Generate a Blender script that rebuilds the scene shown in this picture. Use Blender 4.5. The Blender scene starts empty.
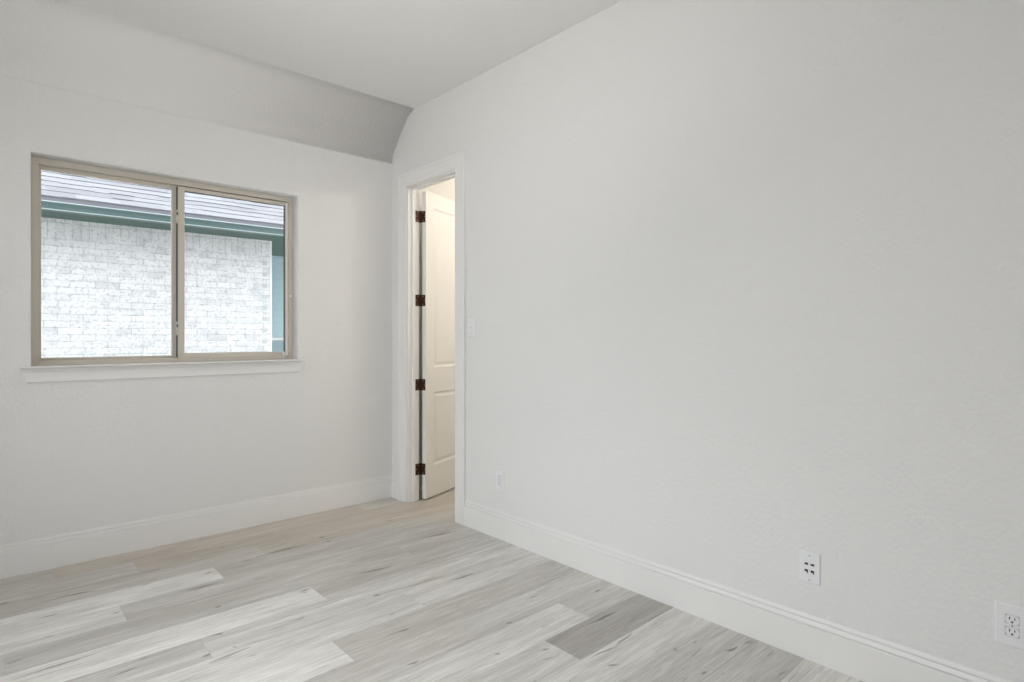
import bpy, bmesh, math, random
from mathutils import Vector, Matrix
random.seed(7)
S = bpy.context.scene
C = S.collection
PI = math.pi

# ------------------------------------------------------------------ camera
cam = bpy.data.cameras.new('camera')
cam.sensor_width = 36.0
cam.lens = 586.14 / 1024 * 36
cam.shift_y = -4.5 / 1024
cam.clip_start = 0.05
camo = bpy.data.objects.new('camera', cam)
C.objects.link(camo)
camo.location = (-2.4719, -4.1645, 1.295)
camo.rotation_euler = (PI / 2, 0, -0.737176)
S.camera = camo

# ------------------------------------------------------------------ world, exposure
W = bpy.data.worlds.new('overcast_sky')
S.world = W
W.use_nodes = True
bg = W.node_tree.nodes['Background']
bg.inputs['Color'].default_value = (0.96, 0.97, 1.0, 1)
bg.inputs['Strength'].default_value = 4.0
S.view_settings.view_transform = 'Standard'
S.view_settings.look = 'None'
S.view_settings.gamma = 1.0
S.view_settings.use_curve_mapping = False
S.view_settings.exposure = 0.05


def area(name, loc, rot, sx, sy, power, col):
    l = bpy.data.lights.new(name, 'AREA')
    l.shape = 'RECTANGLE'
    l.size, l.size_y = sx, sy
    l.energy = power
    l.color = col
    o = bpy.data.objects.new(name, l)
    C.objects.link(o)
    o.location = loc
    o.rotation_euler = rot
    return o


# room: x -3.7..0, y -4.95..0
RX0, RY0 = -3.7, -4.95
# daylight: the sky enters by the window and an added unseen patio door (portals only guide the sampling)
for nm, loc, rot, sx, sy in (('window_portal', (RX0 - 0.06, -2.05, 1.22), (0, -PI / 2, 0), 2.24, 2.6),
                             ('window_portal', (-1.518, 0.17, 1.72), (-PI / 2, 0, 0), 1.48, 1.18)):
    p = area(nm, loc, rot, sx, sy, 1, (1, 1, 1))
    p.data.cycles.is_portal = True
# unseen fill lights added to brighten the room, and the lamp of the closet
area('fill_light', (-2.6, -3.6, 1.6), (PI - 0.5, 0, 0.5), 0.5, 0.5, 22, (1.0, 0.965, 0.925))
for p_, t_, w_ in (((-2.7, -3.4, 0.5), (-0.55, -0.45, 2.95), 1.8), ((-2.7, -4.0, 1.6), (-1.2, -2.3, 3.04), 2.2)):
    f_ = area('fill_light', p_, (0, 0, 0), 0.45, 0.45, w_, (1.0, 0.965, 0.925))
    f_.data.spread = 1.1
    f_.rotation_euler = (Vector(t_) - Vector(p_)).to_track_quat('-Z', 'Y').to_euler()
pl = bpy.data.lights.new('closet_lamp_light', 'POINT')
pl.energy = 29
pl.color = (1.0, 0.94, 0.85)
pl.shadow_soft_size = 0.08
po = bpy.data.objects.new('closet_lamp_light', pl)
C.objects.link(po)
po.location = (1.45, -1.25, 2.62)

# ------------------------------------------------------------------ materials


def mat(name, col, rough=0.6, metal=0.0, spec=0.5, bump=None, mottling=None):
    m = bpy.data.materials.new(name)
    m.use_nodes = True
    nt = m.node_tree
    b = nt.nodes['Principled BSDF']
    b.inputs['Base Color'].default_value = (*col, 1)
    b.inputs['Roughness'].default_value = rough
    b.inputs['Metallic'].default_value = metal
    b.inputs['Specular IOR Level'].default_value = spec
    tc = nt.nodes.new('ShaderNodeTexCoord')
    if bump:
        sc, strength, dist = bump
        n = nt.nodes.new('ShaderNodeTexNoise')
        n.inputs['Scale'].default_value = sc
        n.inputs['Detail'].default_value = 2.5
        n.inputs['Roughness'].default_value = 0.45
        r = nt.nodes.new('ShaderNodeValToRGB')
        r.color_ramp.elements[0].position = 0.38
        r.color_ramp.elements[1].position = 0.62
        bp = nt.nodes.new('ShaderNodeBump')
        bp.inputs['Strength'].default_value = strength
        bp.inputs['Distance'].default_value = dist
        nt.links.new(tc.outputs['Object'], n.inputs['Vector'])
        nt.links.new(n.outputs['Fac'], r.inputs['Fac'])
        nt.links.new(r.outputs['Color'], bp.inputs['Height'])
        nt.links.new(bp.outputs['Normal'], b.inputs['Normal'])
    if mottling:
        sc, amt = mottling
        n2 = nt.nodes.new('ShaderNodeTexNoise')
        n2.inputs['Scale'].default_value = sc
        n2.inputs['Detail'].default_value = 3
        mx = nt.nodes.new('ShaderNodeMix')
        mx.data_type = 'RGBA'
        mx.inputs['A'].default_value = (*[c * (1 - amt) for c in col], 1)
        mx.inputs['B'].default_value = (*[min(1, c * (1 + amt)) for c in col], 1)
        nt.links.new(tc.outputs['Object'], n2.inputs['Vector'])
        nt.links.new(n2.outputs['Fac'], mx.inputs['Factor'])
        nt.links.new(mx.outputs['Result'], b.inputs['Base Color'])
    return m


M = {}
M['wall'] = mat('wall_paint', (0.83, 0.823, 0.812), 0.75, 0, 0.25, bump=(58, 0.5, 0.0024), mottling=(0.8, 0.008))
M['ceiling'] = mat('ceiling_paint', (0.83, 0.823, 0.812), 0.85, 0, 0.2, bump=(62, 0.45, 0.002))
M['trim'] = mat('trim_enamel', (0.87, 0.86, 0.845), 0.38, 0, 0.45)
M['door'] = mat('door_enamel', (0.84, 0.82, 0.78), 0.40, 0, 0.45)
M['closet'] = mat('closet_paint', (0.84, 0.82, 0.78), 0.8, 0, 0.2, bump=(62, 0.4, 0.002))
M['bronze'] = mat('oil_rubbed_bronze', (0.060, 0.030, 0.018), 0.36, 0.75, 0.5, mottling=(60, 0.5))  # mottling paints in the speckled highlights of the bronze
M['bronze_worn'] = mat('worn_bronze_screw', (0.34, 0.24, 0.16), 0.30, 0.9, 0.5)
M['tan'] = mat('almond_window_frame', (0.62, 0.575, 0.505), 0.42, 0, 0.45, mottling=(6, 0.03))
M['gasket'] = mat('dark_rubber_gasket', (0.05, 0.05, 0.045), 0.6)
M['latch'] = mat('pale_grey_latch', (0.60, 0.60, 0.54), 0.35)
M['plastic'] = mat('white_plastic', (0.86, 0.86, 0.87), 0.30, 0, 0.5)
M['slot'] = mat('dark_slot', (0.02, 0.02, 0.02), 0.7)
M['screw'] = mat('painted_screw', (0.62, 0.62, 0.62), 0.35, 0.2)
M['gutter'] = mat('grey_green_gutter', (0.070, 0.112, 0.112), 0.35, 0.0, 0.45)
M['soffit'] = mat('grey_green_soffit', (0.055, 0.105, 0.085), 0.6)
M['siding'] = mat('pale_blue_siding', (0.37, 0.50, 0.53), 0.55, mottling=(4, 0.03))
M['lip'] = mat('gutter_edge_highlight', (0.30, 0.36, 0.36), 0.3)  # pale colour paints in the sky highlight along the gutter edges
M['drip'] = mat('grey_drip_edge', (0.125, 0.128, 0.15), 0.4)
M['skirt'] = mat('blue_grey_skirt', (0.20, 0.29, 0.31), 0.55)
M['track'] = mat('daylit_sash_edge', (0.78, 0.77, 0.74), 0.4)  # pale colour stands for outside light caught by the sash edge
M['white_ext'] = mat('white_exterior_paint', (0.62, 0.64, 0.64), 0.5)
M['ground'] = mat('gravel_ground', (0.46, 0.46, 0.43), 0.9, mottling=(9, 0.25))
M['lens'] = mat('frosted_lamp_glass', (0.9, 0.88, 0.84), 0.4)
for k_ in ('lens',):
    b_ = M[k_].node_tree.nodes['Principled BSDF']
    b_.inputs['Emission Color'].default_value = (1, 0.94, 0.85, 1)
    b_.inputs['Emission Strength'].default_value = 2.0


def glass_mat():
    m = bpy.data.materials.new('window_glass')
    m.use_nodes = True
    nt = m.node_tree
    nt.nodes.clear()
    out = nt.nodes.new('ShaderNodeOutputMaterial')
    tr = nt.nodes.new('ShaderNodeBsdfTransparent')
    tr.inputs['Color'].default_value = (0.965, 0.982, 0.985, 1)
    gl = nt.nodes.new('ShaderNodeBsdfGlossy')
    gl.inputs['Roughness'].default_value = 0.02
    fr = nt.nodes.new('ShaderNodeFresnel')
    fr.inputs['IOR'].default_value = 1.35
    mx = nt.nodes.new('ShaderNodeMixShader')
    nt.links.new(fr.outputs[0], mx.inputs[0])
    nt.links.new(tr.outputs[0], mx.inputs[1])
    nt.links.new(gl.outputs[0], mx.inputs[2])
    nt.links.new(mx.outputs[0], out.inputs[0])
    return m


M['glass'] = glass_mat()


def brick_mat(name, bw, bh, vertical=False):
    """white-washed brick, laid in the object's XZ plane"""
    m = bpy.data.materials.new(name)
    m.use_nodes = True
    nt = m.node_tree
    b = nt.nodes['Principled BSDF']
    b.inputs['Roughness'].default_value = 0.9
    b.inputs['Specular IOR Level'].default_value = 0.2
    tc = nt.nodes.new('ShaderNodeTexCoord')
    sp = nt.nodes.new('ShaderNodeSeparateXYZ')
    cb = nt.nodes.new('ShaderNodeCombineXYZ')
    nt.links.new(tc.outputs['Object'], sp.inputs[0])
    nt.links.new(sp.outputs['X'], cb.inputs['X'])
    nt.links.new(sp.outputs['Z'], cb.inputs['Y'])
    # hand-made edges: wobble the lookup a little
    nw = nt.nodes.new('ShaderNodeTexNoise')
    nw.inputs['Scale'].default_value = 16
    nw.inputs['Detail'].default_value = 2
    nt.links.new(cb.outputs[0], nw.inputs['Vector'])
    sub = nt.nodes.new('ShaderNodeVectorMath')
    sub.operation = 'MULTIPLY_ADD'
    sub.inputs[1].default_value = (0.012, 0.012, 0)
    nt.links.new(nw.outputs['Color'], sub.inputs[0])
    nt.links.new(cb.outputs[0], sub.inputs[2])
    br = nt.nodes.new('ShaderNodeTexBrick')
    br.offset = 0.0 if vertical else 0.5
    br.inputs['Scale'].default_value = 1.0
    br.inputs['Brick Width'].default_value = bw
    br.inputs['Row Height'].default_value = bh
    br.inputs['Mortar Size'].default_value = 0.0045
    br.inputs['Mortar Smooth'].default_value = 0.3
    br.inputs['Bias'].default_value = 0.0
    br.inputs['Color1'].default_value = (0.60, 0.605, 0.61, 1)
    br.inputs['Color2'].default_value = (0.475, 0.48, 0.495, 1)
    br.inputs['Mortar'].default_value = (0.37, 0.38, 0.39, 1)
    nt.links.new(sub.outputs[0], br.inputs['Vector'])
    # patches where the whitewash covers the joints, and grey flecks where the brick shows
    n1 = nt.nodes.new('ShaderNodeTexNoise')
    n1.inputs['Scale'].default_value = 9
    n1.inputs['Detail'].default_value = 5
    n1.inputs['Roughness'].default_value = 0.65
    nt.links.new(cb.outputs[0], n1.inputs['Vector'])
    r1 = nt.nodes.new('ShaderNodeValToRGB')
    r1.color_ramp.elements[0].position = 0.42
    r1.color_ramp.elements[1].position = 0.68
    nt.links.new(n1.outputs['Fac'], r1.inputs['Fac'])
    m1 = nt.nodes.new('ShaderNodeMix')
    m1.data_type = 'RGBA'
    m1.inputs['B'].default_value = (0.615, 0.62, 0.63, 1)
    nt.links.new(r1.outputs['Color'], m1.inputs['Factor'])
    nt.links.new(br.outputs['Color'], m1.inputs['A'])
    n2 = nt.nodes.new('ShaderNodeTexNoise')
    n2.inputs['Scale'].default_value = 38
    n2.inputs['Detail'].default_value = 4
    nt.links.new(cb.outputs[0], n2.inputs['Vector'])
    r2 = nt.nodes.new('ShaderNodeValToRGB')
    r2.color_ramp.elements[0].position = 0.52
    r2.color_ramp.elements[0].color = (0, 0, 0, 1)
    r2.color_ramp.elements[1].position = 0.72
    r2.color_ramp.elements[1].color = (0.75, 0.75, 0.75, 1)
    nt.links.new(n2.outputs['Fac'], r2.inputs['Fac'])
    m2 = nt.nodes.new('ShaderNodeMix')
    m2.data_type = 'RGBA'
    m2.inputs['B'].default_value = (0.28, 0.285, 0.29, 1)
    nt.links.new(r2.outputs['Color'], m2.inputs['Factor'])
    nt.links.new(m1.outputs['Result'], m2.inputs['A'])
    nt.links.new(m2.outputs['Result'], b.inputs['Base Color'])
    bp = nt.nodes.new('ShaderNodeBump')
    bp.inputs['Strength'].default_value = 0.5
    bp.inputs['Distance'].default_value = 0.006
    inv = nt.nodes.new('ShaderNodeMath')
    inv.operation = 'SUBTRACT'
    inv.inputs[0].default_value = 1.0
    nt.links.new(br.outputs['Fac'], inv.inputs[1])
    nt.links.new(inv.outputs[0], bp.inputs['Height'])
    nt.links.new(bp.outputs['Normal'], b.inputs['Normal'])
    return m


M['brick'] = brick_mat('whitewashed_brick', 0.203, 0.066)
M['soldier'] = brick_mat('whitewashed_soldier_brick', 0.066, 0.40, True)
M['quoin'] = mat('grey_header_brick', (0.40, 0.42, 0.41), 0.9, mottling=(20, 0.2))


def shingle_mat():
    """asphalt shingles; roof object's local Y runs up the slope, local X along the eave"""
    m = bpy.data.materials.new('grey_asphalt_shingles')
    m.use_nodes = True
    nt = m.node_tree
    b = nt.nodes['Principled BSDF']
    b.inputs['Roughness'].default_value = 0.9
    tc = nt.nodes.new('ShaderNodeTexCoord')
    br = nt.nodes.new('ShaderNodeTexBrick')
    br.offset = 0.37
    br.inputs['Scale'].default_value = 1
    br.inputs['Brick Width'].default_value = 0.34
    br.inputs['Row Height'].default_value = 0.143
    br.inputs['Mortar Size'].default_value = 0.0001
    br.inputs['Mortar'].default_value = (0.18, 0.185, 0.2, 1)
    br.inputs['Color1'].default_value = (0.225, 0.23, 0.245, 1)
    br.inputs['Color2'].default_value = (0.17, 0.175, 0.19, 1)
    nt.links.new(tc.outputs['Object'], br.inputs['Vector'])
    n = nt.nodes.new('ShaderNodeTexNoise')
    n.inputs['Scale'].default_value = 60
    n.inputs['Detail'].default_value = 3
    nt.links.new(tc.outputs['Object'], n.inputs['Vector'])
    r = nt.nodes.new('ShaderNodeValToRGB')
    r.color_ramp.elements[0].color = (0.78, 0.78, 0.78, 1)
    r.color_ramp.elements[1].color = (1.15, 1.15, 1.15, 1)
    nt.links.new(n.outputs['Fac'], r.inputs['Fac'])
    mx = nt.nodes.new('ShaderNodeMix')
    mx.data_type = 'RGBA'
    mx.blend_type = 'MULTIPLY'
    mx.inputs['Factor'].default_value = 1
    nt.links.new(br.outputs['Color'], mx.inputs['A'])
    nt.links.new(r.outputs['Color'], mx.inputs['B'])
    nt.links.new(mx.outputs['Result'], b.inputs['Base Color'])
    return m


M['shingle'] = shingle_mat()
M['shingle_edge'] = mat('shingle_butt_edge', (0.10, 0.105, 0.12), 0.9)


def floor_mat():
    m = bpy.data.materials.new('grey_oak_planks')
    m.use_nodes = True
    nt = m.node_tree
    L = nt.links.new
    b = nt.nodes['Principled BSDF']
    at = nt.nodes.new('ShaderNodeAttribute')
    at.attribute_name = 'tone'
    rn = nt.nodes.new('ShaderNodeAttribute')
    rn.attribute_name = 'shift'
    tc = nt.nodes.new('ShaderNodeTexCoord')
    ad = nt.nodes.new('ShaderNodeVectorMath')
    ad.operation = 'MULTIPLY_ADD'
    ad.inputs[1].default_value = (37.0, 23.0, 11.0)
    L(rn.outputs['Color'], ad.inputs[0])
    L(tc.outputs['Object'], ad.inputs[2])

    def noise(sx, sy, detail, rough, dist=0.0):
        mp = nt.nodes.new('ShaderNodeVectorMath')
        mp.operation = 'MULTIPLY'
        mp.inputs[1].default_value = (sx, sy, 1)
        L(ad.outputs[0], mp.inputs[0])
        n = nt.nodes.new('ShaderNodeTexNoise')
        n.inputs['Scale'].default_value = 1
        n.inputs['Detail'].default_value = detail
        n.inputs['Roughness'].default_value = rough
        n.inputs['Distortion'].default_value = dist
        L(mp.outputs[0], n.inputs['Vector'])
        return n.outputs['Fac']

    def ramp(f, p0, c0, p1, c1):
        r = nt.nodes.new('ShaderNodeValToRGB')
        r.color_ramp.elements[0].position = p0
        r.color_ramp.elements[0].color = (*c0, 1)
        r.color_ramp.elements[1].position = p1
        r.color_ramp.elements[1].color = (*c1, 1)
        L(f, r.inputs['Fac'])
        return r.outputs['Color']

    def mul(a, c, fac=1.0):
        mx = nt.nodes.new('ShaderNodeMix')
        mx.data_type = 'RGBA'
        mx.blend_type = 'MULTIPLY'
        mx.inputs['Factor'].default_value = fac
        L(a, mx.inputs['A'])
        L(c, mx.inputs['B'])
        return mx.outputs['Result']
    col = at.outputs['Color']
    # broad bands along the plank, mid grain, fine grain
    col = mul(col, ramp(noise(1.1, 9.0, 3, 0.55, 0.8), 0.30, (0.83, 0.82, 0.80), 0.70, (1.08, 1.08, 1.08)))
    col = mul(col, ramp(noise(2.2, 42, 4, 0.6, 1.4), 0.30, (0.84, 0.83, 0.815), 0.66, (1.07, 1.07, 1.07)))
    col = mul(col, ramp(noise(8, 130, 3, 0.6, 0.8), 0.30, (0.85, 0.845, 0.835), 0.66, (1.06, 1.06, 1.06)))
    # dark mineral streaks and small knots
    col = mul(col, ramp(noise(1.9, 17, 3, 0.55, 2.0), 0.665, (1, 1, 1), 0.76, (0.50, 0.47, 0.44)))
    col = mul(col, ramp(noise(7.5, 22, 1, 0.4, 0.6), 0.76, (1, 1, 1), 0.82, (0.45, 0.42, 0.40)))
    # the dark cracks and knots one can pick out in the photograph: (x0, y0, x1, y1, half width)
    marks = [(-0.430, -2.446, -0.257, -2.451, .010), (-0.627, -2.628, -0.500, -2.640, .006), (-0.500, -2.640, -0.363, -2.621, .007), (-0.640, -2.712, -0.612, -2.732, .008),
             (-0.761, -2.458, -0.723, -2.466, .008), (-0.620, -1.644, -0.474, -1.656, .012), (-0.939, -1.234, -0.764, -1.263, .013),
             (-1.019, -1.532, -0.988, -1.537, .010), (-0.711, -2.191, -0.691, -2.196, .007), (-0.919, -2.351, -0.894, -2.353, .007),
             (-1.701, -0.836, -1.537, -0.845, .013), (-1.640, -1.137, -1.611, -1.135, .011), (-2.375, -1.259, -2.130, -1.246, .010),
             (-2.015, -0.884, -1.982, -0.885, .009), (-2.173, -0.496, -2.031, -0.527, .010), (-1.239, -0.602, -0.978, -0.599, .014),
             (-0.365, -0.989, -0.107, -1.035, .013), (-0.858, -0.542, -0.822, -0.536, .012), (-0.859, -0.640, -0.828, -0.644, .012),
             (-0.420, -2.989, -0.397, -2.993, .007), (-1.563, -0.673, -1.521, -0.665, .009), (-1.270, -1.243, -1.222, -1.239, .009)]
    wv = nt.nodes.new('ShaderNodeTexNoise')
    wv.inputs['Scale'].default_value = 22
    wv.inputs['Detail'].default_value = 3
    L(tc.outputs['Object'], wv.inputs['Vector'])
    wp = nt.nodes.new('ShaderNodeVectorMath')
    wp.operation = 'MULTIPLY_ADD'
    wp.inputs[1].default_value = (0.03, 0.018, 0)
    L(wv.outputs['Color'], wp.inputs[0])
    L(tc.outputs['Object'], wp.inputs[2])
    acc = None
    for x0, y0, x1, y1, hw_ in marks:
        a_ = math.atan2(y1 - y0, x1 - x0)
        mp = nt.nodes.new('ShaderNodeMapping')
        mp.vector_type = 'TEXTURE'
        mp.inputs['Location'].default_value = ((x0 + x1) / 2 + 0.015, (y0 + y1) / 2 + 0.009, 0)
        mp.inputs['Rotation'].default_value = (0, 0, a_)
        mp.inputs['Scale'].default_value = (math.hypot(x1 - x0, y1 - y0) * 0.62 + 0.006, hw_, 100)
        L(wp.outputs[0], mp.inputs['Vector'])
        ln = nt.nodes.new('ShaderNodeVectorMath')
        ln.operation = 'LENGTH'
        L(mp.outputs[0], ln.inputs[0])
        if acc is None:
            acc = ln.outputs['Value']
        else:
            mn = nt.nodes.new('ShaderNodeMath')
            mn.operation = 'MINIMUM'
            L(acc, mn.inputs[0])
            L(ln.outputs['Value'], mn.inputs[1])
            acc = mn.outputs[0]
    col = mul(col, ramp(acc, 0.25, (0.42, 0.39, 0.37), 1.0, (1, 1, 1)))
    L(col, b.inputs['Base Color'])
    b.inputs['Roughness'].default_value = 0.36
    b.inputs['Specular IOR Level'].default_value = 0.42
    bp = nt.nodes.new('ShaderNodeBump')
    bp.inputs['Strength'].default_value = 0.12
    bp.inputs['Distance'].default_value = 0.001
    L(noise(8, 130, 3, 0.6, 0.8), bp.inputs['Height'])
    L(bp.outputs['Normal'], b.inputs['Normal'])
    return m


M['floor'] = floor_mat()

# ------------------------------------------------------------------ mesh helpers


def box(bm, x0, y0, z0, x1, y1, z1):
    v = [bm.verts.new(p) for p in ((x0, y0, z0), (x1, y0, z0), (x1, y1, z0), (x0, y1, z0),
                                   (x0, y0, z1), (x1, y0, z1), (x1, y1, z1), (x0, y1, z1))]
    for f in ((3, 2, 1, 0), (4, 5, 6, 7), (0, 1, 5, 4), (1, 2, 6, 5), (2, 3, 7, 6), (3, 0, 4, 7)):
        bm.faces.new([v[i] for i in f])


def prism(bm, prof, fn0, fn1):
    """solid between the profile mapped by fn0 and the same profile mapped by fn1"""
    a = [bm.verts.new(fn0(*p)) for p in prof]
    b = [bm.verts.new(fn1(*p)) for p in prof]
    n = len(prof)
    for i in range(n):
        bm.faces.new([a[i], a[(i + 1) % n], b[(i + 1) % n], b[i]])
    bm.faces.new(a[::-1])
    bm.faces.new(b)


def cyl(bm, c, axis, r, l, n=16, r2=None):
    """cylinder from c along axis vector for length l"""
    ax = Vector(axis).normalized()
    t = Vector((0, 0, 1)) if abs(ax.z) < 0.9 else Vector((1, 0, 0))
    u = ax.cross(t).normalized()
    w = ax.cross(u)
    c = Vector(c)
    r2 = r if r2 is None else r2
    a = [bm.verts.new(c + (u * math.cos(2 * PI * i / n) + w * math.sin(2 * PI * i / n)) * r) for i in range(n)]
    b = [bm.verts.new(c + ax * l + (u * math.cos(2 * PI * i / n) + w * math.sin(2 * PI * i / n)) * r2) for i in range(n)]
    for i in range(n):
        bm.faces.new([a[i], a[(i + 1) % n], b[(i + 1) % n], b[i]])
    bm.faces.new(a[::-1])
    bm.faces.new(b)


def lathe(bm, prof, n=32, at=(0, 0, 0)):
    rings = []
    for r, z in prof:
        rings.append([bm.verts.new((at[0] + r * math.cos(2 * PI * i / n), at[1] + r * math.sin(2 * PI * i / n), at[2] + z)) for i in range(n)])
    for a, b in zip(rings, rings[1:]):
        for i in range(n):
            bm.faces.new([a[i], a[(i + 1) % n], b[(i + 1) % n], b[i]])
    bm.faces.new(rings[0][::-1])
    bm.faces.new(rings[-1])


def obj(name, bm, m, parent=None, bevel=0, smooth=False, loc=None):
    bmesh.ops.recalc_face_normals(bm, faces=bm.faces)
    me = bpy.data.meshes.new(name)
    bm.to_mesh(me)
    bm.free()
    o = bpy.data.objects.new(name, me)
    C.objects.link(o)
    me.materials.append(m)
    if smooth:
        for p in me.polygons:
            p.use_smooth = True
    if bevel:
        md = o.modifiers.new('bevel', 'BEVEL')
        md.width = bevel
        md.segments = 2
        md.limit_method = 'ANGLE'
        md.angle_limit = math.radians(40)
    if parent is not None:
        o.parent = parent
    if loc:
        o.location = loc
    return o


def boxes(name, lst, m, parent=None, bevel=0):
    bm = bmesh.new()
    for b in lst:
        box(bm, *b)
    return obj(name, bm, m, parent, bevel)


def empty(name, loc=(0, 0, 0), rz=0):
    o = bpy.data.objects.new(name, None)
    o.empty_display_size = 0.1
    C.objects.link(o)
    o.location = loc
    o.rotation_euler = (0, 0, rz)
    return o


def tag(o, label, cat, group=None, kind=None):
    o['label'] = label
    o['category'] = cat
    if group:
        o['group'] = group
    if kind:
        o['kind'] = kind
    return o


def struct(o, label, cat):
    return tag(o, label, cat, kind='structure')


# ------------------------------------------------------------------ room constants
WT = 0.097                     # right wall thickness = door jamb depth
DY0, DY1, DZ = -0.852, -0.232, 2.458   # door opening in the right wall
WX0, WX1, WZ0, WZ1 = -2.262, -0.774, 1.130, 2.310   # window opening
CH = 3.042                     # flat ceiling
SY, SZ = -0.263, 2.758         # clipped ceiling: from (y=0,z=SZ) up to (y=SY,z=CH)
CX1 = 1.95                     # closet depth
TOP = 3.22

# ------------------------------------------------------------------ floor: every plank laid as in the photograph


def sr(r, g, b):
    f = lambda c: ((c / 255 + 0.055) / 1.055) ** 2.4 if c > 10 else c / 3294.6
    return (f(r), f(g), f(b))


PW, PL = 0.2006, 1.83
LIGHT, LGREY, GREY, TAUPE, BROWN, DARK = (243, 242, 239), (232, 231, 228), (219, 217, 213), (211, 208, 203), (203, 196, 186), (187, 184, 179)  # BROWN also holds the warm light tint beside the window wall
# row -> (one known end joint, {index of plank relative to that joint: tone}); index 0 lies to the right (+x) of the joint
rows = {
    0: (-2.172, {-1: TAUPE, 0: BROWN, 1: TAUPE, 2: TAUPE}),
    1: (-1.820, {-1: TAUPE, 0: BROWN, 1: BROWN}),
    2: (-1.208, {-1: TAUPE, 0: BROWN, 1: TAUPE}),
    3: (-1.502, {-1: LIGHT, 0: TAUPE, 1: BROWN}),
    4: (-1.975, {-1: LIGHT, 0: GREY, 1: TAUPE}),
    5: (-0.570, {-1: GREY, 0: GREY, 1: GREY}),
    6: (-1.205, {-1: LIGHT, 0: GREY, 1: GREY}),
    7: (-1.776, {-1: GREY, 0: LGREY, 1: GREY}),
    8: (-0.890, {-1: LGREY, 0: LGREY}),
    9: (-1.364, {-1: LIGHT, 0: TAUPE, 1: GREY}),
    10: (-1.80, {-1: GREY, 0: GREY}),
    11: (-0.389, {-1: LGREY, 0: GREY}),
    12: (-0.690, {-1: LGREY, 0: DARK}),
    13: (-1.30, {-1: GREY, 0: LGREY}),
    14: (-0.95, {-1: GREY, 0: GREY}),
    15: (-1.6, {-1: LGREY, 0: GREY}),
}
bm = bmesh.new()
lt = bm.loops.layers.float_color.new('tone')
ls = bm.loops.layers.float_color.new('shift')
rnd = random.Random(3)
palette = [LGREY, GREY, TAUPE, LIGHT, GREY]
G = 0.0004
XA, XB = RX0 - 0.02, CX1 + 0.02


def plank(x0, x1, y0, y1, tone):
    x0, x1 = max(x0, XA), min(x1, XB)
    if x1 - x0 < 0.01:
        return
    k = rnd.uniform(0.985, 1.015)
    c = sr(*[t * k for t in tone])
    s = (rnd.random(), rnd.random(), rnd.random(), 1)
    v = [bm.verts.new(p) for p in ((x0 + G, y0 + G, 0), (x1 - G, y0 + G, 0), (x1 - G, y1 - G, 0), (x0 + G, y1 - G, 0))]
    w = [bm.verts.new((p.co.x, p.co.y, -0.006)) for p in v]
    fs = [bm.faces.new(v)] + [bm.faces.new([v[i], w[i], w[(i + 1) % 4], v[(i + 1) % 4]]) for i in range(4)]
    for f in fs:
        for l in f.loops:
            l[lt] = (*c, 1)
            l[ls] = s


for k in range(-2, 26):
    y1 = -PW * k - 0.003
    y0 = y1 - PW
    j, tones = rows.get(k, (rnd.uniform(-1.8, 0), {}))
    for i in range(-3, 4):
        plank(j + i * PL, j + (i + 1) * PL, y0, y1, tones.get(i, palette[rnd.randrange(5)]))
# the underlay seen in the hairline joints
v = [bm.verts.new(p) for p in ((XA, RY0 - 0.1, -0.004), (XB, RY0 - 0.1, -0.004), (XB, 0.3, -0.004), (XA, 0.3, -0.004))]
f = bm.faces.new(v)
for l in f.loops:
    l[lt] = (*sr(215, 213, 208), 1)
    l[ls] = (0, 0, 0, 1)
fl = obj('floor', bm, M['floor'])
struct(fl, 'pale grey oak plank floor with long boards running along the window wall', 'floor')

# ------------------------------------------------------------------ window wall with bullnosed opening
bm = bmesh.new()
R = 0.014
ZT = 2.69                     # the curve into the clipped ceiling starts here
outer = [(RX0 - 0.1, -0.05), (0.0, -0.05), (0.0, ZT), (RX0 - 0.1, ZT)]


def loop(off, y):
    return [bm.verts.new(p) for p in ((WX0 - off, y, WZ0 - off), (WX1 + off, y, WZ0 - off), (WX1 + off, y, WZ1 + off), (WX0 - off, y, WZ1 + off))]


ov = [bm.verts.new((x, 0, z)) for x, z in outer]
loops = [ov]
for i in range(6):
    a = i / 5 * PI / 2
    loops.append(loop(R * (1 - math.sin(a)), R * (1 - math.cos(a))))
loops.append(loop(0, 0.20))
ob = [bm.verts.new((x, 0.20, z)) for x, z in outer]
loops.append(ob)
for a, b in zip(loops, loops[1:]):
    for i in range(4):
        f = bm.faces.new([a[i], a[(i + 1) % 4], b[(i + 1) % 4], b[i]])
        f.smooth = a is not ov and b is not ob
for i in range(4):
    bm.faces.new([ob[i], ob[(i + 1) % 4], ov[(i + 1) % 4], ov[i]])
wb = obj('wall_window', bm, M['wall'])
struct(wb, 'pale painted wall holding the sliding window', 'wall')

# ------------------------------------------------------------------ ceiling: flat, clipped down to the window wall, soft corners


def fillet(p0, p1, p2, r, n=8):
    p0, p1, p2 = Vector(p0), Vector(p1), Vector(p2)
    u, w = (p0 - p1).normalized(), (p2 - p1).normalized()
    ang = u.angle(w)
    d = r / math.tan(ang / 2)
    a, b = p1 + u * d, p1 + w * d
    pts = []
    for i in range(n + 1):
        t = i / n
        pts.append(tuple((1 - t) ** 2 * a + 2 * t * (1 - t) * p1 + t * t * b))
    return pts


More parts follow.
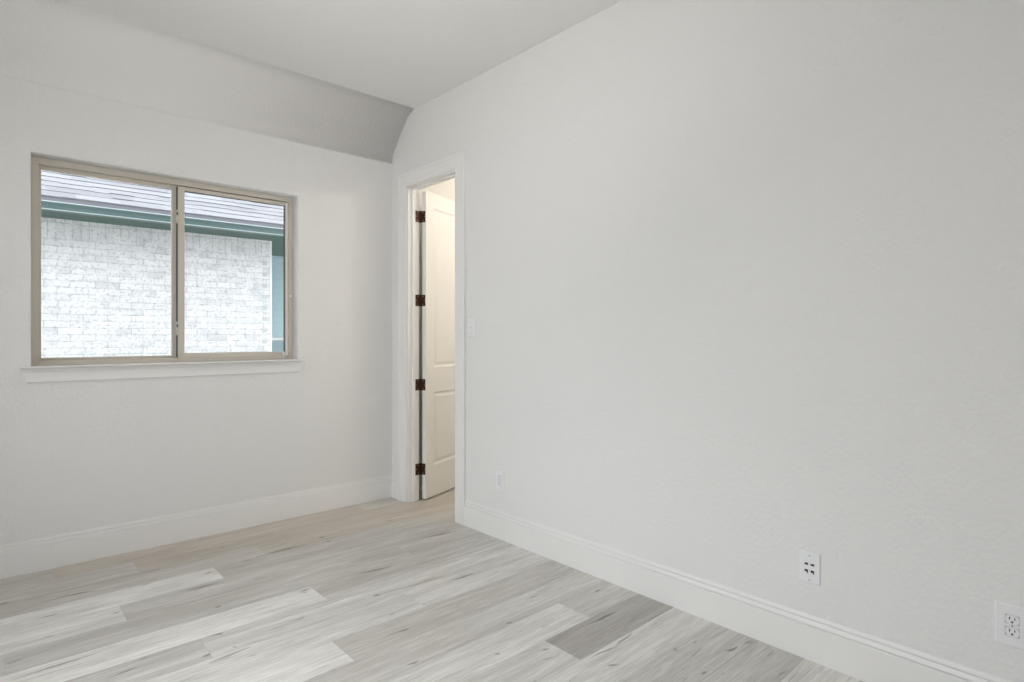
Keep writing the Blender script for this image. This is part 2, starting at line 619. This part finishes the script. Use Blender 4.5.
prof = [(0.0, ZT)] + fillet((0, ZT - 0.3), (0, SZ), (SY, CH), 0.13, 12) + fillet((0, SZ), (SY, CH), (-1.5, CH), 0.17, 12) + [(RY0 - 0.1, CH), (RY0 - 0.1, TOP), (0.2, TOP), (0.2, ZT)]
bm = bmesh.new()
a = [bm.verts.new((RX0 - 0.1, y, z)) for y, z in prof]
b = [bm.verts.new((0.0, y, z)) for y, z in prof]
n = len(prof)
for i in range(n):
    f = bm.faces.new([a[i], a[(i + 1) % n], b[(i + 1) % n], b[i]])
    f.smooth = i < n - 5
bm.faces.new(a)
bm.faces.new(b[::-1])
ce = obj('ceiling', bm, M['ceiling'])
struct(ce, 'white ceiling that slopes down to the window wall along one side', 'ceiling')

# ------------------------------------------------------------------ right wall with the door opening
wr = boxes('wall_right', [(0, DY1, -0.05, WT, 0.2, TOP), (0, DY0, DZ, WT, DY1, TOP), (0, RY0 - 0.1, -0.05, WT, DY0, TOP)], M['wall'])
struct(wr, 'long pale textured wall on the right with the doorway', 'wall')
# walls the photograph does not show
wk = boxes('wall_back', [(RX0 - 0.1, RY0 - 0.1, -0.05, 0, RY0, TOP)], M['wall'])
struct(wk, 'plain painted wall behind the photographer', 'wall')
V0, V1, VZ0, VZ1 = -3.35, -0.75, 0.10, 2.34
wl = boxes('wall_left', [(RX0 - 0.12, RY0, -0.05, RX0, V0, TOP), (RX0 - 0.12, V1, -0.05, RX0, 0, TOP), (RX0 - 0.12, V0, -0.05, RX0, V1, VZ0), (RX0 - 0.12, V0, VZ1, RX0, V1, TOP)], M['wall'])
struct(wl, 'painted wall facing the long right wall, with an added glass patio door', 'wall')
w2 = empty('added_window_2', (RX0, (V0 + V1) / 2, VZ0))  # patio door added out of view to brighten the room
struct(w2, 'wide glass patio door added out of view to let in daylight', 'window')
hw = (V1 - V0) / 2
hh = VZ1 - VZ0
boxes('window_frame', [(-0.11, -hw, 0, -0.05, -hw + 0.05, hh), (-0.11, hw - 0.05, 0, -0.05, hw, hh), (-0.11, -hw, 0, -0.05, hw, 0.05), (-0.11, -hw, hh - 0.05, -0.05, hw, hh), (-0.11, -0.025, 0, -0.05, 0.025, hh)], M['tan'], w2)
boxes('pane', [(-0.085, -hw + 0.05, 0.05, -0.079, hw - 0.05, hh - 0.05)], M['glass'], w2)

# closet beyond the doorway
wc = boxes('wall_closet', [(WT, 0.13, -0.05, CX1, 0.2, 3.10), (CX1, -1.9, -0.05, CX1 + 0.1, 0.2, 3.10), (WT, -2.0, -0.05, CX1 + 0.1, -1.9, 3.10), (WT, -1.9, 3.04, CX1, 0.13, 3.10)], M['closet'])
struct(wc, 'cream walls and ceiling of the small room beyond the doorway', 'wall')

# ------------------------------------------------------------------ baseboards
BT = 0.016
BP = [(0, 0), (BT, 0), (BT, 0.1320), (0.0125, 0.1365), (0.0070, 0.1375), (0.0070, 0.1400), (0.0125, 0.1412), (0.0125, 0.1440),
      (0.0075, 0.1580), (0.0025, 0.1588), (0.0025, 0.1612), (0.0075, 0.1622), (0.0065, 0.1680), (0.0035, 0.1770), (0.002, 0.178), (0, 0.178)]


def base(name, fn0, fn1, label):
    bm = bmesh.new()
    prism(bm, BP, fn0, fn1)
    return struct(obj(name, bm, M['trim']), label, 'baseboard')


base('baseboard_window', lambda t, z: (RX0, -t, z), lambda t, z: (-t, -t, z), 'white moulded baseboard along the window wall')
base('baseboard_right', lambda t, z: (-t, RY0, z), lambda t, z: (-t, DY0 - 0.108, z), 'white moulded baseboard along the right wall below the outlets')
base('baseboard_corner', lambda t, z: (-t, -t, z), lambda t, z: (-t, -0.110, z), 'short white baseboard return between room corner and door casing')
base('baseboard_back', lambda t, z: (RX0, RY0 + t, z), lambda t, z: (0, RY0 + t, z), 'white baseboard behind the photographer')
base('baseboard_left', lambda t, z: (RX0 + t, RY0, z), lambda t, z: (RX0 + t, 0, z), 'white baseboard below the added patio door')
base('baseboard_closet', lambda t, z: (WT + 0.02, 0.13 - t, z), lambda t, z: (CX1, 0.13 - t, z), 'white baseboard of the small room beyond the door')

# ------------------------------------------------------------------ door trim: casing, jamb, stop
tr = empty('trim_1', (0, (DY0 + DY1) / 2, 0))
struct(tr, 'white door casing and jamb around the narrow doorway', 'door trim')
oy = (DY0 + DY1) / 2
IL, IR, IT = DY1 + 0.006, DY0 - 0.006, DZ + 0.006     # casing inner edges, 6 mm reveal
CW = 0.112
# profile across the casing: distance from the inner edge, projection from the wall
CP = [(0, 0), (0, 0.009), (0.003, 0.012), (0.012, 0.0125), (0.020, 0.0150), (0.080, 0.0160), (0.084, 0.0205), (0.106, 0.0215), (CW, 0.018), (CW, 0)]


def mitre(bm, p_in0, p_in1, out0, out1):
    """casing leg between two inner corners; out0/out1 = outward direction per unit width at each end"""
    prism(bm, CP, lambda d, t: (-t, p_in0[0] + out0[0] * d - oy, p_in0[1] + out0[1] * d), lambda d, t: (-t, p_in1[0] + out1[0] * d - oy, p_in1[1] + out1[1] * d))


for nm, args in (('casing_leg', ((IL, 0), (IL, IT), (1, 0), (1, 1))), ('casing_leg', ((IR, 0), (IR, IT), (-1, 0), (-1, 1))), ('casing_head', ((IL, IT), (IR, IT), (1, 1), (-1, 1)))):
    bm = bmesh.new()
    mitre(bm, *args)
    obj(nm, bm, M['trim'], tr)
# jamb boards lining the opening (they sit flush inside the opening)
JT = 0.004
boxes('jamb', [(-0.001, DY1 - JT - oy, 0, WT + 0.002, DY1 - oy, DZ), (-0.001, DY0 - oy, 0, WT + 0.002, DY0 + JT - oy, DZ), (-0.001, DY0 - oy, DZ - JT, WT + 0.002, DY1 - oy, DZ)], M['trim'], tr)
SX0, SX1 = 0.034, WT - 0.037
boxes('door_stop', [(SX0, DY1 - JT - 0.011 - oy, 0, SX1, DY1 - JT - oy, DZ - JT), (SX0, DY0 + JT - oy, 0, SX1, DY0 + JT + 0.011 - oy, DZ - JT), (SX0, DY0 + JT - oy, DZ - JT - 0.011, SX1, DY1 - JT - oy, DZ - JT)], M['trim'], tr, 0.0015)
# casing on the far side, inside the small room
for s, yy in ((1, DY1 + 0.006), (-1, DY0 - 0.006)):
    y2 = yy + s * 0.07
    boxes('far_casing_leg', [(WT, min(yy, y2) - oy, 0, WT + 0.014, max(yy, y2) - oy, DZ + 0.076)], M['trim'], tr, 0.003)
boxes('far_casing_head', [(WT, DY0 - 0.006 - oy, DZ + 0.006, WT + 0.014, DY1 + 0.006 - oy, DZ + 0.076)], M['trim'], tr, 0.003)

# ------------------------------------------------------------------ the door, swung open into the small room
OFF, GAP, DT, DW = 0.017, 0.003, 0.035, 0.602
DB, DTOP = 0.013, 2.446
OPEN = math.radians(110.4)
pin = (WT + OFF, DY1 - JT)
dr = empty('door_1', (pin[0], pin[1], 0), 0)
struct(dr, 'white two panel door standing open into the small room on bronze hinges', 'door')
cA, sA = math.cos(OPEN), math.sin(OPEN)


def D(u, w, z):
    """u along the leaf from the hinge edge, w from its far face towards the room-side face; returns coordinates relative to the pin"""
    lx, ly = -OFF - w, -GAP - u
    return (cA * lx - sA * ly, sA * lx + cA * ly, z)


bm = bmesh.new()
P0, P1 = 0.108, DW - 0.108
panels = [(P0, 1.046, P1, 2.327), (P0, 0.262, P1, 0.848)]
us = [0, P0, P1, DW]
zs = [DB, 0.262, 0.848, 1.046, 2.327, DTOP]
for side in (0, 1):
    w0 = DT if side else 0.0
    sg = -1 if side else 1
    cache = {}

    def gv(u, z):
        if (u, z) not in cache:
            cache[(u, z)] = bm.verts.new(D(u, w0, z))
        return cache[(u, z)]
    for i in range(3):
        for j in range(5):
            if i == 1 and j in (1, 3):
                r0, r1, q0, q1 = us[1], us[2], zs[j], zs[j + 1]
                prev = [gv(r0, q0), gv(r1, q0), gv(r1, q1), gv(r0, q1)]
                for off, dep in ((0.004, 0.0045), (0.012, 0.009), (0.020, 0.010), (0.045, 0.004), (0.048, 0.004)):
                    cur = [bm.verts.new(D(u, w0 + sg * dep, z)) for u, z in ((r0 + off, q0 + off), (r1 - off, q0 + off), (r1 - off, q1 - off), (r0 + off, q1 - off))]
                    for k in range(4):
                        bm.faces.new([prev[k], prev[(k + 1) % 4], cur[(k + 1) % 4], cur[k]])
                    prev = cur
                bm.faces.new(prev)
            else:
                bm.faces.new([gv(us[i], zs[j]), gv(us[i + 1], zs[j]), gv(us[i + 1], zs[j + 1]), gv(us[i], zs[j + 1])])
    if side == 0:
        far = dict(cache)
near = cache
rim = [(us[0], z) for z in zs] + [(u, zs[-1]) for u in us[1:]] + [(us[-1], z) for z in zs[::-1][1:]] + [(u, zs[0]) for u in us[::-1][1:-1]]
for i in range(len(rim)):
    p, q = rim[i], rim[(i + 1) % len(rim)]
    bm.faces.new([far[p], far[q], near[q], near[p]])
obj('door_leaf', bm, M['door'], dr)
# knob pair near the free edge
for w, sg in ((0, -1), (DT, 1)):
    bm = bmesh.new()
    o3 = Vector(D(DW - 0.065, w, 0.95))
    ax = Vector(D(0, w + sg * 1.0, 0)) - Vector(D(0, w, 0))
    ax.z = 0
    if w == 0:
        cyl(bm, o3, ax, 0.030, 0.006, 24)
        cyl(bm, o3, ax, 0.011, 0.028, 16)
    else:
        cyl(bm, o3, ax, 0.030, 0.008, 24)
        cyl(bm, o3 + ax * 0.008, ax, 0.011, 0.030, 16)
        cyl(bm, o3 + ax * 0.030, ax, 0.018, 0.014, 24, 0.027)
        cyl(bm, o3 + ax * 0.044, ax, 0.027, 0.016, 24, 0.020)
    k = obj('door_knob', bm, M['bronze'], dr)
    k['label'] = 'dark bronze knob'
# hinges: jamb leaf, barrel at the pin, door-edge leaf, screws
for zc in (0.246, 0.914, 1.580, 2.243):
    bm = bmesh.new()
    hz = 0.0445
    jl = -(OFF + 0.030)
    box(bm, jl, -0.0015, zc - hz, 0, 0.0005, zc + hz)                       # on the jamb, runs back from the pin
    d0, d1 = Vector(D(0, -OFF, 0)), Vector(D(0, 0.029, 0))
    tdir = Vector(D(-0.0016, 0, 0)) - Vector(D(0, 0, 0))
    vs = []
    for z in (zc - hz, zc + hz):
        vs.append([bm.verts.new((p.x, p.y, z)) for p in (d0, d1, d1 + tdir, d0 + tdir)])
    for i in range(4):
        bm.faces.new([vs[0][i], vs[0][(i + 1) % 4], vs[1][(i + 1) % 4], vs[1][i]])
    bm.faces.new(vs[0][::-1])
    bm.faces.new(vs[1])
    for i in range(5):
        z0 = zc - hz + i * 2 * hz / 5
        cyl(bm, (0, 0, z0 + 0.0006), (0, 0, 1), 0.0062, 2 * hz / 5 - 0.0012, 14)
    cyl(bm, (0, 0, zc - hz - 0.004), (0, 0, 1), 0.0045, 2 * hz + 0.008, 12)
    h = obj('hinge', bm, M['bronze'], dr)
    h['label'] = 'dark bronze butt hinge'
    for dz, a in ((-0.030, 0.008), (0.0, 0.021), (0.030, 0.008)):
        bm = bmesh.new()
        cyl(bm, (-OFF - a, -0.0015, zc + dz), (0, -1, 0), 0.0042, 0.0012, 12)
        obj('screw', bm, M['bronze_worn'], h)
        bm = bmesh.new()
        p = Vector(D(-0.0016, a, zc + dz))
        cyl(bm, p, tdir, 0.0042, 0.0012, 12)
        obj('screw', bm, M['bronze_worn'], h)

# ------------------------------------------------------------------ window in the window wall
w1 = empty('window_1', ((WX0 + WX1) / 2, 0, WZ0))
struct(w1, 'tan framed two pane sliding window looking onto white brick', 'window')
wx = (WX0 + WX1) / 2


def wboxes(name, lst, m, parent, bevel=0):
    return boxes(name, [(x0 - wx, y0, z0 - WZ0, x1 - wx, y1, z1 - WZ0) for x0, y0, z0, x1, y1, z1 in lst], m, parent, bevel)


FY0, FY1 = 0.088, 0.165
wboxes('window_frame', [(WX0, FY0, WZ0, WX0 + 0.036, FY1, WZ1), (WX1 - 0.030, FY0, WZ0, WX1, FY1, WZ1),
                        (WX0 + 0.036, FY0, WZ1 - 0.036, WX1 - 0.030, FY1, WZ1),
                        (WX0 + 0.036, FY0 + 0.034, WZ1 - 0.046, WX1 - 0.030, FY0 + 0.037, WZ1 - 0.036)], M['tan'], w1, 0.002)
bm = bmesh.new()
prism(bm, [(FY0, 0), (FY1, 0), (FY1, 0.028), (FY0 + 0.020, 0.028), (FY0 + 0.004, 0.006), (FY0, 0.004)], lambda y, z: (WX0 + 0.036 - wx, y, z), lambda y, z: (WX1 - 0.030 - wx, y, z))
obj('frame_sill', bm, M['tan'], w1, 0.001)
# fixed sash, outer track, left
GY = 0.125
fs_ = wboxes('fixed_sash', [(-2.2255, GY, 1.158, -2.212, GY + 0.03, 2.270), (-1.551, GY, 1.158, -1.500, GY + 0.03, 2.270),
                            (-2.212, GY, 2.252, -1.551, GY + 0.03, 2.270), (-2.212, GY, 1.158, -1.551, GY + 0.03, 1.173)], M['tan'], w1, 0.0015)
wboxes('pane', [(-2.213, GY + 0.014, 1.172, -1.550, GY + 0.018, 2.253)], M['glass'], fs_)
# sliding sash, inner track, right
SYa, SYb = 0.092, 0.119
ss = wboxes('sliding_sash', [(-1.524, SYa, 1.134, -1.485, SYb, 2.268), (-0.832, SYa, 1.134, -0.828, SYb, 2.268),
                             (-1.485, SYa, 2.243, -0.832, SYb, 2.268)], M['tan'], w1, 0.0015)
bm = bmesh.new()
prism(bm, [(SYa - 0.006, 1.134), (SYb, 1.134), (SYb, 1.186), (SYa + 0.016, 1.186), (SYa + 0.004, 1.164), (SYa - 0.001, 1.162), (SYa - 0.004, 1.142)],
      lambda y, z: (-1.485 - wx, y, z - WZ0), lambda y, z: (-0.846 - wx, y, z - WZ0))
obj('bottom_rail', bm, M['tan'], ss, 0.001)
tk = wboxes('lit_sash_edge', [(-0.828, SYa - 0.002, 1.160, -0.814, SYb, 2.268)], M['track'], ss, 0.001)
tk['label'] = 'sash edge strip painted pale for the outside light on it'
wboxes('pane', [(-1.486, SYa + 0.012, 1.185, -0.831, SYa + 0.016, 2.244)], M['glass'], ss)
wboxes('gasket', [(-0.8385, SYa + 0.004, 1.186, -0.832, SYa + 0.011, 2.243), (-1.485, SYa + 0.004, 2.2395, -0.8385, SYa + 0.011, 2.243)], M['gasket'], ss)
ws = wboxes('dark_gap_strip', [(-1.5262, SYa + 0.004, 1.16, -1.5235, GY, 2.266)], M['gasket'], ss)  # dark strip along the side face of the sliding sash
ws['label'] = 'dark strip between the sashes'
for zc in (2.071, 1.347):
    bm = bmesh.new()
    # oval pull: a half-round plate with a dished middle
    for i, (hz, dx, dy) in enumerate(((0.046, 0.0085, 0.006),)):
        n = 20
        ra, rb = [], []
        for k in range(n):
            t = 2 * PI * k / n
            ra.append(bm.verts.new((-1.5285 + dx * math.cos(t) - wx, SYa + 0.004, zc + hz * math.sin(t) - WZ0)))
            rb.append(bm.verts.new((-1.5285 + dx * 0.75 * math.cos(t) - wx, SYa - dy, zc + hz * 0.88 * math.sin(t) - WZ0)))
        rc = [bm.verts.new((-1.5285 + dx * 0.45 * math.cos(2 * PI * k / n) - wx, SYa - dy + 0.003, zc + hz * 0.6 * math.sin(2 * PI * k / n) - WZ0)) for k in range(n)]
        for k in range(n):
            bm.faces.new([ra[k], ra[(k + 1) % n], rb[(k + 1) % n], rb[k]])
            bm.faces.new([rb[k], rb[(k + 1) % n], rc[(k + 1) % n], rc[k]])
        bm.faces.new(rc)
    lh = obj('latch', bm, M['latch'], ss)
    lh['label'] = 'pale oval sash latch'
    wboxes('latch_lever', [(-1.532, SYa - 0.009, zc + 0.008, -1.526, SYa - 0.002, zc + 0.026)], M['gasket'], lh)
bm = bmesh.new()
cyl(bm, (-0.795 - wx, FY0, 1.59 - WZ0), (0, -1, 0), 0.007, 0.006, 14)
obj('bumper', bm, M['plastic'], w1)
# stool with shaped nose and horns, and a moulded apron with returned ends
bm = bmesh.new()
NP = [(0.0, -0.031), (-0.017, -0.031), (-0.018, -0.014), (-0.022, -0.009), (-0.048, -0.0075), (-0.054, -0.006), (-0.055, -0.002), (-0.052, 0.0), (0.0, 0.0)]
NX0, NX1, STZ = -2.308, -0.752, WZ0 - WZ0 - 0.001
prism(bm, NP, lambda y, z: (NX0 - wx, y, z + STZ), lambda y, z: (NX1 - wx, y, z + STZ))
box(bm, WX0 + 0.002 - wx, 0.0, STZ - 0.031, WX1 - 0.002 - wx, FY0, STZ)
obj('window_stool', bm, M['trim'], w1, 0.0015)
bm = bmesh.new()
AP = [(0.0, 0.0), (0.017, 0.0), (0.017, -0.004), (0.016, -0.050), (0.016, -0.054), (0.007, -0.056), (0.003, -0.064), (0.002, -0.070), (0.0, -0.070)]
AX0, AX1, AZ = -2.272, -0.775, STZ - 0.0312


def taper(z):
    return 0.022 * (1 + z / 0.070)


prism(bm, AP, lambda t, z: (AX0 - taper(z) - t * 0.4 - wx, -t, AZ + z), lambda t, z: (AX1 + taper(z) + t * 0.4 - wx, -t, AZ + z))
obj('window_apron', bm, M['trim'], w1)

# ------------------------------------------------------------------ wall plates on the right wall


def plate(name, y, z, label, cat, group=None, w=0.079, h=0.123):
    o = empty(name, (0, y, z))
    tag(o, label, cat, group)
    bm = bmesh.new()
    t = 0.0065
    fr = [(-w / 2, -h / 2), (w / 2, -h / 2), (w / 2, h / 2), (-w / 2, h / 2)]
    lv = []
    for ins, x in ((0.0, 0.0), (0.0, -0.0025), (0.004, -t)):
        lv.append([bm.verts.new((x, yy - math.copysign(ins, yy), zz - math.copysign(ins, zz))) for yy, zz in fr])
    for a, b in zip(lv, lv[1:]):
        for i in range(4):
            bm.faces.new([a[i], a[(i + 1) % 4], b[(i + 1) % 4], b[i]])
    bm.faces.new(lv[-1])
    bm.faces.new(lv[0][::-1])
    obj('cover_plate', bm, M['plastic'], o, 0.0008)
    return o


def screw(o, z, x=-0.0065):
    bm = bmesh.new()
    cyl(bm, (x, 0, z), (-1, 0, 0), 0.0036, 0.0012, 14, 0.0028)
    s = obj('screw', bm, M['screw'], o)
    boxes('screw_slot', [(x - 0.0015, -0.0028, z - 0.0005, x - 0.0011, 0.0028, z + 0.0005)], M['slot'], s)


def duplex(o):
    for s in (1, -1):
        zc = s * 0.0195
        bm = bmesh.new()
        # round face, flattened top and bottom
        n = 32
        pts = []
        for k in range(n):
            a = 2 * PI * k / n
            pts.append((0.0175 * math.cos(a), max(-0.0140, min(0.0140, 0.0175 * math.sin(a)))))
        prism(bm, pts, lambda y, z: (-0.006, y, zc + z), lambda y, z: (-0.0092, y * 0.97, zc + z * 0.97))
        r = obj('receptacle', bm, M['plastic'], o)
        boxes('groove', [(-0.00655, -0.0192, zc - 0.0158, -0.0060, 0.0192, zc + 0.0158)], M['screw'], r)
        # +y is to the viewer's left
        boxes('slot', [(-0.0095, 0.0052, zc + 0.0005, -0.0088, 0.0078, zc + 0.0095)], M['slot'], r)
        boxes('slot', [(-0.0095, -0.0078, zc + 0.0012, -0.0088, -0.0052, zc + 0.0088)], M['slot'], r)
        bm = bmesh.new()
        cyl(bm, (-0.0088, 0, zc - 0.0065), (-1, 0, 0), 0.0031, 0.0007, 14)
        obj('slot', bm, M['slot'], r)
    screw(o, 0.0)


o1 = plate('power_outlet', -1.330, 0.371, 'small white duplex power outlet nearest the doorway, low on the right wall', 'outlet', 'wall outlets')
duplex(o1)
o3 = plate('power_outlet', -3.8495, 0.361, 'white duplex power outlet with dark slots, cut by the right edge of the photo', 'outlet', 'wall outlets', 0.089, 0.137)
duplex(o3)
o2 = plate('data_outlet', -3.2255, 0.366, 'white wall plate with four small dark jacks, between the two power outlets', 'data plate', None, 0.081, 0.127)
for yy in (0.0115, -0.0115):
    for zz, kind in ((0.0155, 'slim'), (-0.0145, 'jack')):
        if kind == 'slim':
            j = boxes('jack', [(-0.0085, yy - 0.0085, zz - 0.0075, -0.006, yy + 0.0085, zz + 0.0075)], M['plastic'], o2, 0.0006)
            boxes('port', [(-0.0089, yy - 0.0068, zz - 0.0042, -0.0083, yy + 0.0068, zz + 0.0036)], M['slot'], j)
        else:
            j = boxes('jack', [(-0.0085, yy - 0.0085, zz - 0.0105, -0.006, yy + 0.0085, zz + 0.0095)], M['plastic'], o2, 0.0006)
            boxes('port', [(-0.0089, yy - 0.0062, zz - 0.0020, -0.0083, yy + 0.0062, zz + 0.0075), (-0.0089, yy - 0.0062, zz - 0.0070, -0.0083, yy - 0.0018, zz - 0.0020)], M['slot'], j)
screw(o2, 0.049)
screw(o2, -0.049)
o4 = plate('light_switch', -1.038, 1.352, 'white toggle light switch beside the door casing', 'switch', w=0.076)
bm = bmesh.new()
prism(bm, [(-0.0060, -0.012), (-0.0072, -0.012), (-0.0072, 0.012), (-0.0060, 0.012)], lambda x, z: (x, -0.005, z), lambda x, z: (x, 0.005, z))
tg = obj('toggle_bezel', bm, M['plastic'], o4)
bm = bmesh.new()
prism(bm, [(-0.0060, -0.006), (-0.0060, 0.006), (-0.0165, 0.0125), (-0.0180, 0.0075)], lambda x, z: (x, -0.0042, z), lambda x, z: (x, 0.0042, z))
obj('toggle', bm, M['plastic'], o4, 0.0008)
screw(o4, 0.030)
screw(o4, -0.030)

# ------------------------------------------------------------------ lamps (above and outside the photograph)


def flush_lamp(loc, r, label):
    o = empty('ceiling_lamp', loc)
    tag(o, label, 'lamp')
    bm = bmesh.new()
    lathe(bm, [(r * 0.97, 0.0), (r, -0.008), (r, -0.030), (r * 0.95, -0.034)], 40)
    obj('lamp_base', bm, M['trim'], o)
    bm = bmesh.new()
    lathe(bm, [(r * 0.93, -0.033), (r * 0.90, -0.044), (r * 0.80, -0.058), (r * 0.55, -0.070), (r * 0.2, -0.075)], 40)
    obj('lamp_lens', bm, M['lens'], o, smooth=True)


flush_lamp((1.45, -1.25, 3.04), 0.14, 'round white flush lamp on the ceiling of the small room')

# ------------------------------------------------------------------ outdoors: the neighbouring house
g = boxes('ground', [(-14, 0.2, -0.40, 12, 14, -0.25), (-14, -9, -0.40, RX0 - 0.12, 0.2, -0.25)], M['ground'])
struct(g, 'strip of bare ground between the two houses', 'ground')

NH = empty('neighbour_house', (-1.0, 2.96, 0), math.radians(-1.3))
tag(NH, 'white brick house with grey green gutter and shingle roof outside the window', 'house')
BX1 = 1.082            # right end of the brick (local x)
boxes('brick_wall', [(-6, 0, -0.35, BX1, 0.20, 2.245)], M['brick'], NH)
sd = boxes('soldier_course', [(-6, -0.004, 2.245, BX1, 0.20, 2.46)], M['soldier'], NH)
sd['label'] = 'upright bricks under the eave'
boxes('corner_board', [(BX1, -0.006, -0.35, BX1 + 0.022, 0.21, 2.44)], M['white_ext'], NH)
for i in range(17):
    z = 0.025 + i * 0.132
    boxes('header_brick', [(BX1 - 0.085, -0.004, z, BX1 - 0.030, 0.01, z + 0.048)], M['quoin'], NH)
# recessed wall with lap siding
bm = bmesh.new()
SB = 1.30
for i in range(28):
    z = -0.35 + i * 0.1016
    prism(bm, [(SB, z), (SB - 0.030, z), (SB - 0.004, z + 0.1016), (SB, z + 0.1016)], lambda y, zz: (BX1 - 0.6, y, zz), lambda y, zz: (BX1 + 4.5, y, zz))
obj('siding_wall', bm, M['siding'], NH)
boxes('skirt_board', [(BX1 - 0.6, SB - 0.040, -0.35, BX1 + 4.5, SB - 0.030, 1.215)], M['skirt'], NH)
# pale pipe with a tap on the siding
bm = bmesh.new()
cyl(bm, (BX1 + 0.36, SB - 0.045, 1.262), (1, 0, 0), 0.024, 0.42, 14)
box(bm, BX1 + 0.40, SB - 0.045, 1.248, BX1 + 0.42, SB, 1.276)
pp = obj('pipe', bm, M['white_ext'], NH)
pp['label'] = 'short white pipe on the siding'
bm = bmesh.new()
cyl(bm, (BX1 + 0.74, SB - 0.045, 1.262), (1, 0, 0), 0.028, 0.05, 14)
cyl(bm, (BX1 + 0.765, SB - 0.045, 1.262), (0, 0, -1), 0.014, 0.06, 12)
obj('tap', bm, M['screw'], pp)
# eave: soffit, fascia, K-style gutter
EY = -0.43             # fascia plane
boxes('soffit', [(-6, EY, 2.432, 5.5, 0.02, 2.446), (BX1, 0.02, 2.432, 5.5, SB, 2.446)], M['soffit'], NH)
boxes('fascia', [(-6, EY - 0.018, 2.424, 5.5, EY, 2.570)], M['gutter'], NH)
GP = [(0, 0), (-0.070, 0), (-0.074, 0.003), (-0.074, 0.007), (-0.070, 0.010), (-0.076, 0.036), (-0.090, 0.060), (-0.094, 0.064), (-0.096, 0.070), (-0.090, 0.075), (-0.084, 0.072), (-0.080, 0.066), (-0.06, 0.030), (0, 0.020)]
bm = bmesh.new()
prism(bm, GP, lambda y, z: (-6, EY - 0.019 + y, 2.424 + z), lambda y, z: (5.5, EY - 0.019 + y, 2.424 + z))
obj('gutter', bm, M['gutter'], NH)
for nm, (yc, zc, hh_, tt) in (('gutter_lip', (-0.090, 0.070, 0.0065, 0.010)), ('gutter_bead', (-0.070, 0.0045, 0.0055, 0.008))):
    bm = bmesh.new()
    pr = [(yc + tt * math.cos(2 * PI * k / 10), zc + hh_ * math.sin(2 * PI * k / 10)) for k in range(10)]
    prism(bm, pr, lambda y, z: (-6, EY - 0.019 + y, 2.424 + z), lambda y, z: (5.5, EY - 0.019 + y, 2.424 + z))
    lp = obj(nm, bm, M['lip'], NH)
    lp['label'] = 'rolled gutter edge with its sky highlight painted pale'
# metal drip edge between the gutter and the first shingles
bm = bmesh.new()
prism(bm, [(-0.020, 0.060), (-0.074, 0.066), (-0.070, 0.124), (-0.020, 0.132)], lambda y, z: (-6, EY + y, 2.424 + z), lambda y, z: (5.5, EY + y, 2.424 + z))
obj('drip_edge', bm, M['drip'], NH)
# roof: overlapping courses of shingles rising from the gutter
TH = math.radians(28.5)
bm = bmesh.new()
EX = 0.143
rs = random.Random(11)
for i in range(26):
    # each course is one strip whose butt edge steps down and up from tab to tab
    x, s0 = -5.0, i * EX
    low, drop = [], 0.0
    while x < 6.5:
        w = rs.uniform(0.12, 0.36)
        drop = rs.choice((0.0, 0.012, 0.02)) if i else 0.0
        th = rs.uniform(0.0045, 0.010)
        low += [(x, s0 + drop, th), (min(x + w, 6.5), s0 + drop, th)]
        x += w
    up = [(px, s0 + EX + 0.03, 0.0012) for px, _, _ in low]
    a = [bm.verts.new((px, py, pz)) for px, py, pz in low]
    c = [bm.verts.new((px, py, -0.004)) for px, py, pz in low]
    b = [bm.verts.new(p) for p in up]
    for k in range(len(a) - 1):
        if k % 2 == 0:
            bm.faces.new([a[k], a[k + 1], b[k + 1], b[k]])
        bm.faces.new([c[k], c[k + 1], a[k + 1], a[k]]).material_index = 1 if i else 0
# decking under the shingles
box(bm, -5, 0.004, -0.012, 6.5, 26 * EX, -0.004)
roof = obj('roof', bm, M['shingle'], NH)
roof.data.materials.append(M['shingle_edge'])
roof.location = (0, EY - 0.080, 2.546)
roof.rotation_euler = (TH, 0, 0)
